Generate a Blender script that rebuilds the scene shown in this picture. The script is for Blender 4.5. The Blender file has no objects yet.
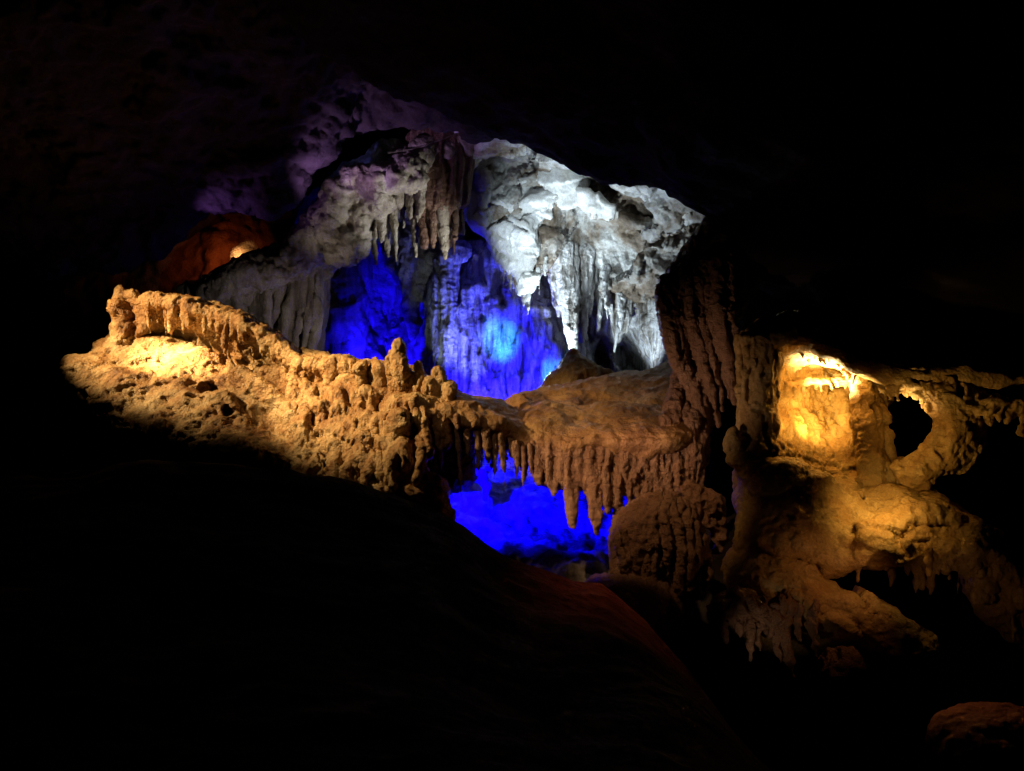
import bpy, math, random
import numpy as np
from mathutils import Vector

SC = bpy.context.scene
COL = SC.collection
F, CX, CY, CZ = 800.0, 512.0, 385.5, 1.7      # focal length in pixels, image centre, camera height

def W(px, py, d):
    """A point d metres in front of the camera, seen at pixel (px, py)."""
    return np.array([(px - CX) * d / F, d, CZ + (CY - py) * d / F])

# ------------------------------------------------------------------ noise
_rng = np.random.RandomState(7)
_perm = np.concatenate([_rng.permutation(256)] * 3).astype(np.int32)
_g = _rng.normal(size=(256, 3)); _g = (_g / np.linalg.norm(_g, axis=1)[:, None]).astype(np.float32)

def perlin(p):
    p = np.asarray(p, np.float32)
    i = np.floor(p).astype(np.int32); f = p - i; i &= 255
    u = f * f * f * (f * (f * 6 - 15) + 10)
    out = 0
    for dx in (0, 1):
        wx = u[:, 0] if dx else 1 - u[:, 0]
        for dy in (0, 1):
            wy = u[:, 1] if dy else 1 - u[:, 1]
            for dz in (0, 1):
                wz = u[:, 2] if dz else 1 - u[:, 2]
                h = _perm[_perm[_perm[(i[:, 0] + dx) & 255] + ((i[:, 1] + dy) & 255)] + ((i[:, 2] + dz) & 255)]
                g = _g[h]
                out = out + wx * wy * wz * (g[:, 0] * (f[:, 0] - dx) + g[:, 1] * (f[:, 1] - dy) + g[:, 2] * (f[:, 2] - dz))
    return out * 1.5

def fbm(p, o=4, gain=0.5):
    s, a = 0, 1.0
    for k in range(o):
        s = s + a * perlin(p * (2.03 ** k) + 13.7 * k); a *= gain
    return s

def ridged(p, o=3):
    s, a = 0, 1.0
    for k in range(o):
        s = s + a * (1 - 2 * np.abs(perlin(p * (2.1 ** k) + 5.1 * k))); a *= 0.5
    return s

# ------------------------------------------------------------------ rounded solids, blended in a distance field
BIG = 3.0
class Rock:
    def __init__(self):
        self.ops = []
    def cone(self, a, b, ra, rb, k=0.12, sign=1):
        a, b = np.asarray(a, float), np.asarray(b, float); r = max(ra, rb)
        self.ops.append(('c', np.minimum(a, b) - r, np.maximum(a, b) + r, k, sign, (a, b, ra, rb)))
    def tube(self, pts, k=0.12, sign=1):
        P = [(W(x, y, d), r * d / F) for x, y, d, r in pts]
        for (a, ra), (b, rb) in zip(P, P[1:]):
            self.cone(a, b, ra, rb, k, sign)
        return self
    def blob(self, px, py, d, rx, ry, rd=None, k=0.15, sign=1, tilt=0):
        s = d / F; rd = rx if rd is None else rd
        R = np.array([rx, rd, ry]) * s; c = W(px, py, d); m = R.max() if tilt else R
        self.ops.append(('e', c - m, c + m, k, sign, (c, R, math.radians(tilt))))
        return self
    def cut(self, px, py, d, rx, ry, rd=None, k=0.12, tilt=0):
        return self.blob(px, py, d, rx, ry, rd, k, -1, tilt)
    def loft(self, rows, n=6, m=10, k=0.15):
        """A thick sheet through rows of (px, py, d, r)."""
        G = []
        for r in rows:
            P = np.array([list(W(x, y, d)) + [q * d / F] for x, y, d, q in r])
            t = np.concatenate([[0], np.cumsum(np.linalg.norm(np.diff(P[:, :3], axis=0), axis=1))]); t /= t[-1]
            u = np.linspace(0, 1, m)
            G.append(np.stack([np.interp(u, t, P[:, i]) for i in range(4)], 1))
        G = np.array(G)
        gap = np.linalg.norm(np.diff(G[..., :3], axis=0), axis=2).max(axis=1).sum()      # no holes between the rows
        n = min(60, max(n, int(gap / (.85 * np.median(G[..., 3]))) + 1)); v = np.linspace(0, len(rows) - 1, n)
        for q in v:
            i = min(int(q), len(rows) - 2); f = q - i
            r = G[i] * (1 - f) + G[i + 1] * f
            for a, b in zip(r, r[1:]):
                self.cone(a[:3], b[:3], a[3], b[3], k)
        return self
    def drip(self, px, py, d, ln, r, k=0.06, lean=0, tip=0.22):
        """One hanging stalactite: swollen root, long taper, blunt tip."""
        self.tube([(px, py - r, d, r * 1.15), (px + lean * .3, py + ln * .35, d, r * .8), (px + lean * .7, py + ln * .75, d, r * .5),
                   (px + lean, py + ln, d, max(r * tip, .7))], k)
        return self
    def fringe(self, line, n, lmin, lmax, r, seed=1, k=0.06, dj=0.15):
        R = random.Random(seed); P = np.array(line, float); t = np.linspace(0, 1, len(P))
        for i in range(n):
            u = min(1, max(0, (i + .5 + R.uniform(-.35, .35)) / n))
            x, y, d = (np.interp(u, t, P[:, j]) for j in range(3))
            L = R.uniform(lmin, lmax) * (1 if R.random() < .7 else .55)
            if R.random() < .3: self.drip(x, y, d + R.uniform(-dj, dj), L * 1.15, r * R.uniform(.3, .45), k * .7, R.uniform(-1, 1), .6)   # a thin straw
            else: self.drip(x, y, d + R.uniform(-dj, dj), L, r * R.uniform(.55, 1.45), k, R.uniform(-2, 2), R.choice([.2, .25, .3, .55]))
        return self

    def terrace(self, rim, back, r=6, n=20, lmin=10, lmax=24, fr=3.5, seed=1, wall=26):
        """A flowstone step: a rounded rim, the shelf behind it, the wall below set back, drips along the rim."""
        self.loft([[(x, y, d, r) for x, y, d in rim], [(x, y - 3, d + back, r) for x, y, d in rim]], 3, 14, .1)
        self.loft([[(x, y + 6, d + back * .45, r) for x, y, d in rim], [(x, y + wall, d + back * .3, r) for x, y, d in rim]], 3, 14, .12)
        return self.fringe([(x, y + 2, d - .02) for x, y, d in rim], n, lmin, lmax, fr, seed, .045, .05)

    def field(self, h):
        pad = 4 * h + .8 * max(o[3] for o in self.ops)
        lo = np.min([o[1] for o in self.ops if o[4] > 0], axis=0) - pad
        hi = np.max([o[2] for o in self.ops if o[4] > 0], axis=0) + pad
        n = np.ceil((hi - lo) / h).astype(int) + 1
        ax = [(lo[i] + h * np.arange(n[i])).astype(np.float32) for i in range(3)]
        D = np.full(n, BIG, np.float32)
        for kind, a, b, k, sign, q in self.ops:
            i0 = np.clip(np.floor((a - k - 2 * h - lo) / h).astype(int), 0, n); i1 = np.clip(np.ceil((b + k + 2 * h - lo) / h).astype(int) + 1, 0, n)
            if (i1 <= i0).any(): continue
            sl = tuple(slice(s, e) for s, e in zip(i0, i1))
            X, Y, Z = ax[0][sl[0]][:, None, None], ax[1][sl[1]][None, :, None], ax[2][sl[2]][None, None, :]
            if kind == 'c':
                A, B, ra, rb = q; v = B - A; vv = max(float(v @ v), 1e-9)
                t = np.clip(((X - A[0]) * v[0] + (Y - A[1]) * v[1] + (Z - A[2]) * v[2]) / vv, 0, 1)
                S = np.sqrt((X - A[0] - t * v[0]) ** 2 + (Y - A[1] - t * v[1]) ** 2 + (Z - A[2] - t * v[2]) ** 2) - (ra + (rb - ra) * t)
            else:
                c, R, ti = q; x, y, z = X - c[0], Y - c[1], Z - c[2]
                if ti: x, z = x * math.cos(ti) - z * math.sin(ti), x * math.sin(ti) + z * math.cos(ti)
                e = np.sqrt((x / R[0]) ** 2 + (y / R[1]) ** 2 + (z / R[2]) ** 2); g = np.sqrt((x / R[0] ** 2) ** 2 + (y / R[1] ** 2) ** 2 + (z / R[2] ** 2) ** 2) + 1e-6
                S = e * (e - 1) / g
            T = D[sl]
            if sign > 0:
                m = np.maximum(k - np.abs(T - S), 0) / k
                D[sl] = np.minimum(T, S) - m * m * k * .25
            else:
                S = -S; m = np.maximum(k - np.abs(T - S), 0) / k
                D[sl] = np.maximum(T, S) + m * m * k * .25
        for a in range(3):
            q = [slice(None)] * 3
            for s in (0, -1): q[a] = s; D[tuple(q)] = np.maximum(D[tuple(q)], h)
        return D, lo, h

def surface_nets(D, lo, h):
    s = D < 0
    n = np.array(D.shape)
    c = [s[i:n[0] - 1 + i, j:n[1] - 1 + j, l:n[2] - 1 + l] for i in (0, 1) for j in (0, 1) for l in (0, 1)]
    al = c[0].copy(); an = c[0].copy()
    for q in c[1:]: al &= q; an |= q
    act = an & ~al
    I = np.argwhere(act); idx = np.full(act.shape, -1, np.int32); idx[act] = np.arange(len(I))
    V = [D[I[:, 0] + i, I[:, 1] + j, I[:, 2] + l] for i in (0, 1) for j in (0, 1) for l in (0, 1)]
    off = [np.array((i, j, l), np.float32) for i in (0, 1) for j in (0, 1) for l in (0, 1)]
    acc = np.zeros((len(I), 3), np.float32); cnt = np.zeros(len(I), np.float32)
    for a in range(8):
        for b in range(a + 1, 8):
            if np.abs(off[a] - off[b]).sum() != 1: continue
            x = (V[a] < 0) != (V[b] < 0); t = np.where(x, V[a] / np.where(x, V[a] - V[b], 1), 0)
            acc += x[:, None] * (off[a] + t[:, None] * (off[b] - off[a])); cnt += x
    P = lo + h * (I + acc / np.maximum(cnt, 1)[:, None])
    Q = []
    for axis in range(3):
        sl0 = [slice(None)] * 3; sl1 = [slice(None)] * 3; sl0[axis] = slice(0, -1); sl1[axis] = slice(1, None)
        A, B = s[tuple(sl0)], s[tuple(sl1)]
        e = np.argwhere(A != B); up = A[e[:, 0], e[:, 1], e[:, 2]]
        u, v = (axis + 1) % 3, (axis + 2) % 3
        ok = (e[:, u] > 0) & (e[:, v] > 0) & (e[:, u] < n[u] - 1) & (e[:, v] < n[v] - 1); e, up = e[ok], up[ok]
        def cell(du, dv):
            k = e.copy(); k[:, u] -= du; k[:, v] -= dv
            return idx[k[:, 0], k[:, 1], k[:, 2]]
        q = np.stack([cell(1, 1), cell(0, 1), cell(0, 0), cell(1, 0)], 1)
        q[~up] = q[~up][:, ::-1]
        Q.append(q)
    return P, np.concatenate(Q)

def normals(P, Q):
    fn = np.cross(P[Q[:, 2]] - P[Q[:, 0]], P[Q[:, 3]] - P[Q[:, 1]])
    N = np.zeros_like(P)
    for i in range(4):
        for a in range(3):
            N[:, a] += np.bincount(Q[:, i], fn[:, a], len(P))
    return N / (np.linalg.norm(N, axis=1)[:, None] + 1e-12)

def displace(P, Q, disp):
    for kind, amp, fh, fv in disp:
        N = normals(P, Q)
        p = P * np.array([fh, fh, fv])
        if kind == 'warp':
            P = P + amp * np.stack([fbm(p + 31 * a, 2) for a in range(3)], 1); continue
        if kind == 'fbm': v = fbm(p, 4)
        elif kind == 'ridge': v = ridged(p, 3) - .4
        elif kind == 'flute':
            q = p + .35 * np.stack([perlin(P * 1.3 + 9 * a) for a in range(3)], 1)
            v = ridged(q, 2) - .4; v = v * np.clip(1.25 - np.abs(N[:, 2]), 0, 1)
        elif kind == 'bead':
            v = np.clip(.5 - np.abs(perlin(p)) * 2, -.4, .5) + .5 * perlin(p * 2.1)
        elif kind == 'step':      # little rimstone steps on the sloping faces
            z = (P[:, 2] + .25 * fbm(P * 1.1, 3)) * fv; z = z - np.floor(z); v = (z ** 2 - .33) * np.clip(1.2 - np.abs(N[:, 2]), 0, 1)
        elif kind == 'facet':     # broken angular blocks: every cell a tilted plane of its own
            q = p + .25 * np.stack([perlin(p * .9 + 17 * a) for a in range(3)], 1)
            c0 = np.floor(q); best = np.full(len(q), 9e9); v = np.zeros(len(q))
            for dx in (-1, 0, 1):
                for dy in (-1, 0, 1):
                    for dz in (-1, 0, 1):
                        c = c0 + (dx, dy, dz); s = np.sin(c @ np.array([12.9898, 78.233, 37.719])) * 43758.5453; h = s - np.floor(s)
                        j = np.stack([h, h * 7.13 % 1, h * 13.7 % 1], 1); r = q - c - .15 - .7 * j
                        g = np.stack([h * 3.7 % 1, h * 5.3 % 1, h * 9.1 % 1], 1) * 2 - 1
                        d2 = (r ** 2).sum(1); m = d2 < best
                        best = np.where(m, d2, best); v = np.where(m, (r * g).sum(1) * .9 + (h * 17.3 % 1 - .5) * .7, v)
        elif kind == 'pit':
            v = -np.clip(perlin(p) + .4 * perlin(p * 2.3) - .22, 0, 1) * 2
        P = P + N * (amp * v)[:, None]
    return P

# ------------------------------------------------------------------ objects
def add_mesh(name, P, Q, mat, parent=None, origin=None):
    P = np.asarray(P, np.float32)
    if parent is not None: origin = np.array(parent['_o'])
    if origin is None:
        origin = np.array([P[:, 0].mean(), P[:, 1].mean(), P[:, 2].min()])
    me = bpy.data.meshes.new(name)
    me.vertices.add(len(P)); me.vertices.foreach_set('co', (P - origin).astype(np.float32).ravel())
    k = Q.shape[1]
    me.loops.add(Q.size); me.loops.foreach_set('vertex_index', Q.astype(np.int32).ravel())
    me.polygons.add(len(Q)); me.polygons.foreach_set('loop_start', np.arange(0, Q.size, k, dtype=np.int32))
    me.polygons.foreach_set('use_smooth', np.ones(len(Q), bool))
    me.update(calc_edges=True); me.validate()
    me.materials.append(mat)
    o = bpy.data.objects.new(name, me); COL.objects.link(o)
    o['_o'] = [float(v) for v in origin]
    if parent is not None: o.parent = parent
    else: o.location = origin
    return o

def thing(name, label, cat, at, group=None):
    o = bpy.data.objects.new(name, None); COL.objects.link(o)
    c = W(*at); o.location = c; o['_o'] = [float(v) for v in c]
    o.empty_display_size = .2
    return tag(o, label, cat, group)

def tag(o, label=None, cat=None, group=None, kind=None):
    for k, v in (('label', label), ('category', cat), ('group', group), ('kind', kind)):
        if v: o[k] = v
    return o

QUAL = 1.0
def build(name, rock, h, mat, disp=(), parent=None):
    D, lo, h = rock.field(h * QUAL)
    P, Q = surface_nets(D, lo, h)
    return add_mesh(name, displace(P, Q, disp), Q, mat, parent)

# ------------------------------------------------------------------ materials
def rock_mat(name, cols, scale=.8, streak=.35, rough=.6, bump=.5, bscale=14, spec=.35, pos=(.3, .5, .7)):
    m = bpy.data.materials.new(name); m.use_nodes = True
    nt = m.node_tree; N, L = nt.nodes, nt.links; N.clear()
    out = N.new('ShaderNodeOutputMaterial'); b = N.new('ShaderNodeBsdfPrincipled'); L.new(b.outputs[0], out.inputs[0])
    geo = N.new('ShaderNodeNewGeometry')
    def noise(sc, det=6, vec=None, ro=.6, dist=0):
        n = N.new('ShaderNodeTexNoise'); n.inputs['Scale'].default_value = sc; n.inputs['Detail'].default_value = det
        n.inputs['Roughness'].default_value = ro; n.inputs['Distortion'].default_value = dist
        L.new(vec or geo.outputs['Position'], n.inputs['Vector']); return n.outputs['Fac']
    def math_(op, a, bb):
        n = N.new('ShaderNodeMath'); n.operation = op
        for i, v in enumerate((a, bb)):
            if isinstance(v, (int, float)): n.inputs[i].default_value = v
            else: L.new(v, n.inputs[i])
        return n.outputs[0]
    mp = N.new('ShaderNodeMapping'); mp.inputs['Scale'].default_value = (1, 1, .13); L.new(geo.outputs['Position'], mp.inputs['Vector'])
    big = noise(scale, 8, None, .65, .6); st = noise(scale * 5, 5, mp.outputs[0], .6)
    mix = math_('ADD', math_('MULTIPLY', big, 1 - streak), math_('MULTIPLY', st, streak))
    ramp = N.new('ShaderNodeValToRGB'); L.new(mix, ramp.inputs[0])
    cr = ramp.color_ramp
    while len(cr.elements) < len(cols): cr.elements.new(.5)
    for e, c, q in zip(cr.elements, cols, np.linspace(pos[0], pos[-1], len(cols))): e.position = q; e.color = (*c, 1)
    fine = noise(38, 4, None, .7)
    mx = N.new('ShaderNodeMix'); mx.data_type = 'RGBA'; mx.blend_type = 'MULTIPLY'; mx.inputs[0].default_value = .55
    L.new(ramp.outputs[0], mx.inputs[6])
    r2 = N.new('ShaderNodeValToRGB'); L.new(fine, r2.inputs[0]); r2.color_ramp.elements[0].position = .35; r2.color_ramp.elements[0].color = (.45, .42, .4, 1); r2.color_ramp.elements[1].position = .62
    L.new(r2.outputs[0], mx.inputs[7]); L.new(mx.outputs[2], b.inputs['Base Color'])
    rr = N.new('ShaderNodeMapRange'); L.new(noise(2.5, 4), rr.inputs[0]); rr.inputs[1].default_value = .3; rr.inputs[2].default_value = .7
    rr.inputs[3].default_value = rough - .15; rr.inputs[4].default_value = rough + .2; L.new(rr.outputs[0], b.inputs['Roughness'])
    b.inputs['Specular IOR Level'].default_value = spec
    vo = N.new('ShaderNodeTexVoronoi'); vo.inputs['Scale'].default_value = bscale * 1.6; L.new(geo.outputs['Position'], vo.inputs['Vector'])
    hgt = math_('ADD', math_('MULTIPLY', noise(bscale, 8, None, .7), 1.0), math_('MULTIPLY', vo.outputs[0], .35))
    bp = N.new('ShaderNodeBump'); bp.inputs['Strength'].default_value = bump; bp.inputs['Distance'].default_value = .05
    L.new(hgt, bp.inputs['Height']); L.new(bp.outputs[0], b.inputs['Normal'])
    return m

M_TAN = rock_mat('tan_flowstone', [(.20, .085, .03), (.42, .23, .09), (.58, .40, .20), (.70, .54, .32)], 1.8, .3, .42, .8, 16, .5, (.36, .5, .64))
M_CLAY = rock_mat('clay_flowstone', [(.16, .075, .03), (.34, .18, .08), (.46, .27, .12), (.52, .34, .17)], 1.3, .25, .45, .7, 18, .45, (.36, .5, .64))
M_BEAD = rock_mat('beaded_dripstone', [(.20, .095, .055), (.36, .20, .12), (.46, .29, .19)], 2.2, .5, .42, .9, 26, .5)
M_RUST = rock_mat('rust_dripstone', [(.07, .03, .018), (.14, .07, .045), (.26, .20, .14)], 1.4, .6, .5, .8, 16, .4)
M_WHITE = rock_mat('white_calcite', [(.20, .15, .10), (.42, .39, .34), (.72, .73, .72), (.80, .82, .82)], .75, .25, .5, .55, 9, .35, (.40, .5, .59))
M_CANOPY = rock_mat('stained_limestone', [(.08, .055, .035), (.22, .17, .125), (.42, .41, .39), (.70, .72, .72)], .85, .2, .5, .7, 9, .35, (.38, .5, .6))
M_CALC = rock_mat('bright_calcite', [(.46, .40, .32), (.70, .70, .68), (.80, .82, .83)], .9, .15, .5, .45, 9, .35, (.3, .45, .55))
M_GREY = rock_mat('grey_dripstone', [(.10, .08, .06), (.25, .21, .16), (.42, .38, .31), (.55, .52, .46)], 1.1, .5, .55, .8, 12)
M_PALE = rock_mat('pale_dripstone', [(.12, .10, .08), (.34, .32, .30), (.66, .67, .68), (.78, .79, .81)], 1.2, .7, .45, .8, 12, .4, (.39, .5, .6))
M_OCHRE = rock_mat('ochre_limestone', [(.24, .11, .03), (.46, .28, .09), (.60, .42, .17), (.66, .50, .24)], 1.5, .2, .45, .7, 13, .45)
M_UNLIT = rock_mat('unlit_limestone', [(.01, .007, .006), (.02, .015, .013), (.035, .027, .024)], .5, .1, .85, .7, 5, .04)  # shade put into the colour: far below limestone, keeps unlit rock black
M_PURP = rock_mat('darkened_mauve_limestone', [(.015, .011, .013), (.035, .026, .03), (.06, .045, .05)], .8, .1, .8, .7, 7, .08)  # albedo darkened too, so the roof stays black outside its purple lamps
M_RED = rock_mat('red_clay', [(.10, .04, .03), (.15, .065, .04), (.20, .09, .055)], .7, .0, .8, .7, 8, .2)
M_FLOOR = rock_mat('unlit_floor_mud', [(.012, .006, .004), (.025, .011, .007), (.04, .02, .012)], 1.4, .0, .85, 1.0, 6, .04)  # mud darkened to keep bounced light off the shaded foreground
M_PIT = rock_mat('pit_rock', [(.05, .04, .035), (.22, .20, .18), (.42, .40, .38), (.5, .48, .46)], .9, .1, .45, .9, 8, .4, (.42, .5, .58))

# ------------------------------------------------------------------ the setting: floor, vault, ceiling
def sheet(name, fn, us, vs, mat):
    U, V = np.meshgrid(us, vs, indexing='ij'); P = fn(U.ravel(), V.ravel())
    i = np.arange(len(us) * len(vs)).reshape(len(us), len(vs))
    Q = np.stack([i[:-1, :-1].ravel(), i[1:, :-1].ravel(), i[1:, 1:].ravel(), i[:-1, 1:].ravel()], 1)
    o = add_mesh(name, P, Q, mat, origin=np.zeros(3)); tag(o, kind='structure'); return o

CREST = np.array([(-300, 420), (0, 470), (60, 470), (140, 462), (200, 462), (240, 466), (290, 470), (370, 487), (430, 508), (460, 520), (485, 542), (500, 553), (530, 566), (560, 576), (605, 585),
                  (640, 614), (680, 660), (720, 720), (760, 770), (850, 790), (1024, 790), (1400, 760)], float)
def floor_fn(x, y):
    dC = 9.0
    px = CX + x / np.maximum(np.clip(y, 3, dC), 1) * F
    cz = CZ + (CY - np.interp(CX + x * F / dC, CREST[:, 0], CREST[:, 1])) * dC / F
    near = np.clip(y / dC, -1, 1)
    z = cz * np.clip(near, 0, 1) ** 1.3 - .02 - .55 * np.sin(np.clip(near, 0, 1) * math.pi)
    z = np.where(y > dC, cz + np.maximum(-6.0 - cz, -1) * 0 - np.clip((y - dC), 0, 9) * 2.2, z)
    z = np.maximum(z, -6.5)
    p = np.stack([x, y, z * 0], 1)
    z = z + .07 * fbm(p * .9, 4) + .035 * ridged(p * 2.2, 4) + .015 * fbm(p * 8, 3) + .35 * fbm(p * .25, 2) * np.clip(np.abs(y - dC) / 4, 0, 1)
    return np.stack([x, y, z], 1)
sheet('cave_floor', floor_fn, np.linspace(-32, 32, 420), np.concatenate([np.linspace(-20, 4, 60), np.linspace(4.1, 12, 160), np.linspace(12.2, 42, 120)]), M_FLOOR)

def vault_fn(u, v):
    d = np.stack([np.cos(v) * np.sin(u), np.cos(v) * np.cos(u), np.sin(v)], 1)
    p = np.array([0, 11, -1.]) + d * np.array([27, 27, 15])
    n = fbm(p * .16, 5) * 1.6 + ridged(p * .35, 3) * .25
    return p - d * n[:, None]
sheet('cave_vault', vault_fn, np.linspace(0, 2 * math.pi, 340), np.linspace(-.55, math.pi / 2 - .001, 170), M_UNLIT)

R = Rock()
R.loft([[(250, -60, 12.5, 60), (380, 10, 13, 55), (470, 62, 13.3, 50), (530, 86, 13.4, 48), (600, 108, 13.4, 48), (660, 126, 13.3, 48), (738, 163, 13.0, 46), (770, 210, 12.8, 46)],
        [(250, -300, 10, 90), (400, -200, 10, 90), (600, -150, 10, 90), (760, -60, 10, 90), (900, 40, 10, 90)]], 9, 14, .5)
R.loft([[(756, 200, 12.9, 28), (785, 205, 13, 50), (790, 215, 13.4, 60), (880, 250, 13.2, 60), (1000, 285, 13, 60), (1140, 300, 12.5, 70)],
        [(760, 80, 11, 90), (900, 100, 11, 90), (1150, 120, 11, 90)]], 8, 12, .5)
tag(build('cave_ceiling', R, .09, M_UNLIT, [('warp', .3, .35, .35), ('fbm', .16, .9, .9), ('ridge', .05, 2.2, 2.2)]), kind='structure')

R = Rock()
R.loft([[(735, 232, 14.6, 26), (760, 240, 14.4, 30), (800, 260, 14.2, 30)], [(732, 340, 14.4, 20), (756, 340, 14.2, 24), (790, 330, 14, 24)], [(722, 440, 14, 22), (760, 440, 13.6, 22)], [(716, 560, 13, 24), (790, 560, 12.8, 30)], [(720, 700, 12.6, 30), (850, 700, 12.6, 40)]], 8, 6, .3)
tag(build('cave_wall', R, .07, M_UNLIT, [('warp', .25, .5, .5), ('fbm', .14, 1.1, 1.1), ('ridge', .05, 2.6, 2.6)]), kind='structure')

# ------------------------------------------------------------------ back of the chamber
# blue lit back wall, left bay
t = thing('flowstone_wall', 'rough grey back wall glowing deep blue behind the golden ridge', 'rock wall', (380, 380, 21.5))
R = Rock()
R.loft([[(250, 120, 21, 40), (340, 130, 22, 40), (430, 150, 22, 40), (520, 170, 22, 40)],
        [(255, 250, 21.3, 34), (330, 260, 22.3, 34), (390, 270, 23.2, 34), (450, 280, 22.2, 34), (520, 290, 22, 34)],
        [(250, 400, 20, 40), (330, 410, 21.5, 40), (400, 420, 22, 40), (470, 430, 21, 40), (530, 430, 21, 40)],
        [(250, 520, 19, 40), (400, 540, 20, 40), (540, 540, 20, 40)]], 14, 12, .5)
R.tube([(352, 250, 20.6, 14), (344, 320, 20.4, 20), (338, 400, 20.2, 26)], .3)
R.loft([[(374, 285, 22, 8), (384, 285, 22.6, 8)], [(334, 375, 20.2, 10), (362, 372, 20.4, 10)]], 6, 4, .3)
R.tube([(430, 280, 20.8, 8), (428, 330, 20.6, 9), (430, 400, 20.4, 12)], .2).tube([(420, 320, 21, 5), (417, 400, 20.8, 9)], .2)
build('wall_face', R, .05, M_GREY, [('warp', .2, .5, .5), ('fbm', .12, .9, .4), ('flute', .17, 1.5, .22), ('flute', .06, 4, .4), ('fbm', .04, 4, 3), ('fbm', .02, 9, 9)], t)
R = Rock()
for x0, y0, x1, y1, r in [(350, 300, 340, 372, 5), (360, 285, 356, 372, 3.5), (368, 300, 366, 372, 6), (392, 310, 394, 372, 4), (404, 295, 406, 372, 3), (414, 330, 416, 372, 5)]:
    R.tube([(x0, y0, 21.6, r * .5), (x0 * .6 + x1 * .4, y0 * .6 + y1 * .4, 21.3, r), (x1, y1, 20.9, r * 1.3), (x1, y1 + 30, 20.6, r * 1.8)], .12)
build('wall_rib', R, .036, M_GREY, [('warp', .1, 1.2, .6), ('flute', .06, 4, .4), ('bead', .03, 6, 5)], t)
R = Rock().loft([[(392, 225, 20.5, 12), (420, 230, 19.8, 14), (450, 235, 19.4, 14)], [(398, 262, 20.4, 12), (420, 268, 19.8, 12), (446, 262, 19.4, 12)]], 4, 6, .3)
R.drip(412, 280, 19.8, 56, 9, .1).drip(424, 272, 19.7, 40, 7).drip(400, 268, 20.2, 28, 7).drip(436, 270, 19.5, 50, 6)
build('hanging_rock', R, .036, M_GREY, [('warp', .12, 1.3, 1), ('fbm', .08, 2, 2), ('bead', .05, 5, 4)], t)

# cascade on the right of it
t = thing('flowstone_cascade', 'pale fluted flowstone cascade washed in blue and cyan light', 'flowstone', (505, 400, 19.6))
R = Rock()
R.loft([[(452, 262, 19.6, 16), (480, 262, 19.3, 18), (505, 270, 19.2, 18), (530, 305, 19.4, 16), (560, 335, 19.5, 16)],
        [(450, 320, 19.4, 18), (480, 330, 19, 20), (510, 335, 18.9, 20), (540, 345, 19, 18), (568, 352, 19.2, 18)],
        [(446, 400, 19, 22), (480, 420, 18.6, 24), (520, 425, 18.5, 24), (560, 400, 18.8, 22)],
        [(440, 470, 18.6, 26), (500, 500, 18.2, 26), (565, 480, 18.4, 26)]], 14, 14, .25)
r_ = random.Random(5)
for i in range(34):
    x = 453 + i * 3.3 + r_.uniform(-2, 2); y0 = 268 + max(0, x - 510) * .95 + r_.choice([r_.uniform(0, 25), r_.uniform(25, 80)])
    d0 = 19.05; L = r_.uniform(.6, 1.2); q = r_.uniform(.7, 1.3)
    R.tube([(x, y0, d0 - .1, 3.5 * q), (x + r_.uniform(-1, 1), y0 + 18 * L, d0 - .6, 5 * q), (x + r_.uniform(-2, 2), y0 + 60 * L, d0 - .7, 3.2 * q), (x, y0 + 90 * L, d0 - .7, 1.2)], .05)
build('cascade_face', R, .034, M_PALE, [('warp', .07, 1, .4), ('flute', .13, 2.6, .25), ('flute', .05, 6, .5), ('bead', .015, 11, 6)], t)

R = Rock()
R.tube([(452, 252, 18.4, 9), (449, 290, 18.4, 7.5), (451, 330, 18.4, 9), (450, 370, 18.4, 8), (450, 400, 18.4, 11)], .1)
R.tube([(440, 262, 18.6, 6), (438, 310, 18.6, 7), (441, 350, 18.6, 7), (442, 400, 18.6, 9)], .1).tube([(452, 258, 18.4, 10), (458, 252, 18.5, 12)], .1)
tag(build('limestone_column', R, .03, M_PALE, [('warp', .06, 1.5, .7), ('flute', .05, 4, .5), ('bead', .03, 7, 7)]), 'slender white column standing between the two blue bays', 'column')

# the white hanging mass
t = thing('calcite_canopy', 'huge white calcite canopy with a tongue and hanging tips under the dark arch', 'rock formation', (575, 330, 18))
R = Rock()
R.loft([[(430, 60, 15.8, 40), (520, 85, 15.8, 40), (620, 110, 15.8, 40), (720, 160, 15.6, 40)],
        [(478, 140, 17.6, 22), (540, 150, 17.4, 24), (610, 165, 17.3, 24), (680, 205, 16.8, 22)],
        [(490, 200, 18.4, 26), (530, 205, 17.5, 26), (575, 225, 18.4, 22), (620, 230, 18.2, 24), (680, 232, 17.6, 24)],
        [(520, 250, 18.2, 18), (545, 240, 18.0, 18), (580, 260, 18.6, 18), (630, 270, 18.4, 24), (672, 275, 17.8, 18)]], 16, 14, .3)
R.tube([(470, 205, 18.2, 10), (497, 215, 17.9, 22), (512, 240, 17.6, 22), (522, 262, 17.5, 14), (527, 284, 17.5, 6)], .25)
R.tube([(560, 200, 17.6, 14), (545, 225, 17.5, 16), (535, 255, 17.5, 14)], .25)
R.tube([(474, 145, 16.8, 5), (482, 132, 16.6, 7)], .1)
R.cut(598, 226, 17.3, 24, 15, 16).cut(638, 212, 16.8, 24, 11, 26, tilt=20).cut(497, 165, 16.9, 18, 16, 20).cut(606, 192, 16.8, 12, 10, 16).cut(525, 160, 16.8, 14, 12, 14).cut(575, 178, 16.8, 6, 10, 10)
body = build('canopy_face', R, .036, M_CANOPY, [('warp', .18, .8, .8), ('facet', .26, .95, .8), ('facet', .10, 2.3, 2.0), ('fbm', .025, 4, 4), ('fbm', .02, 5, 5), ('fbm', .012, 11, 11)], t)
R = Rock()
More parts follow.
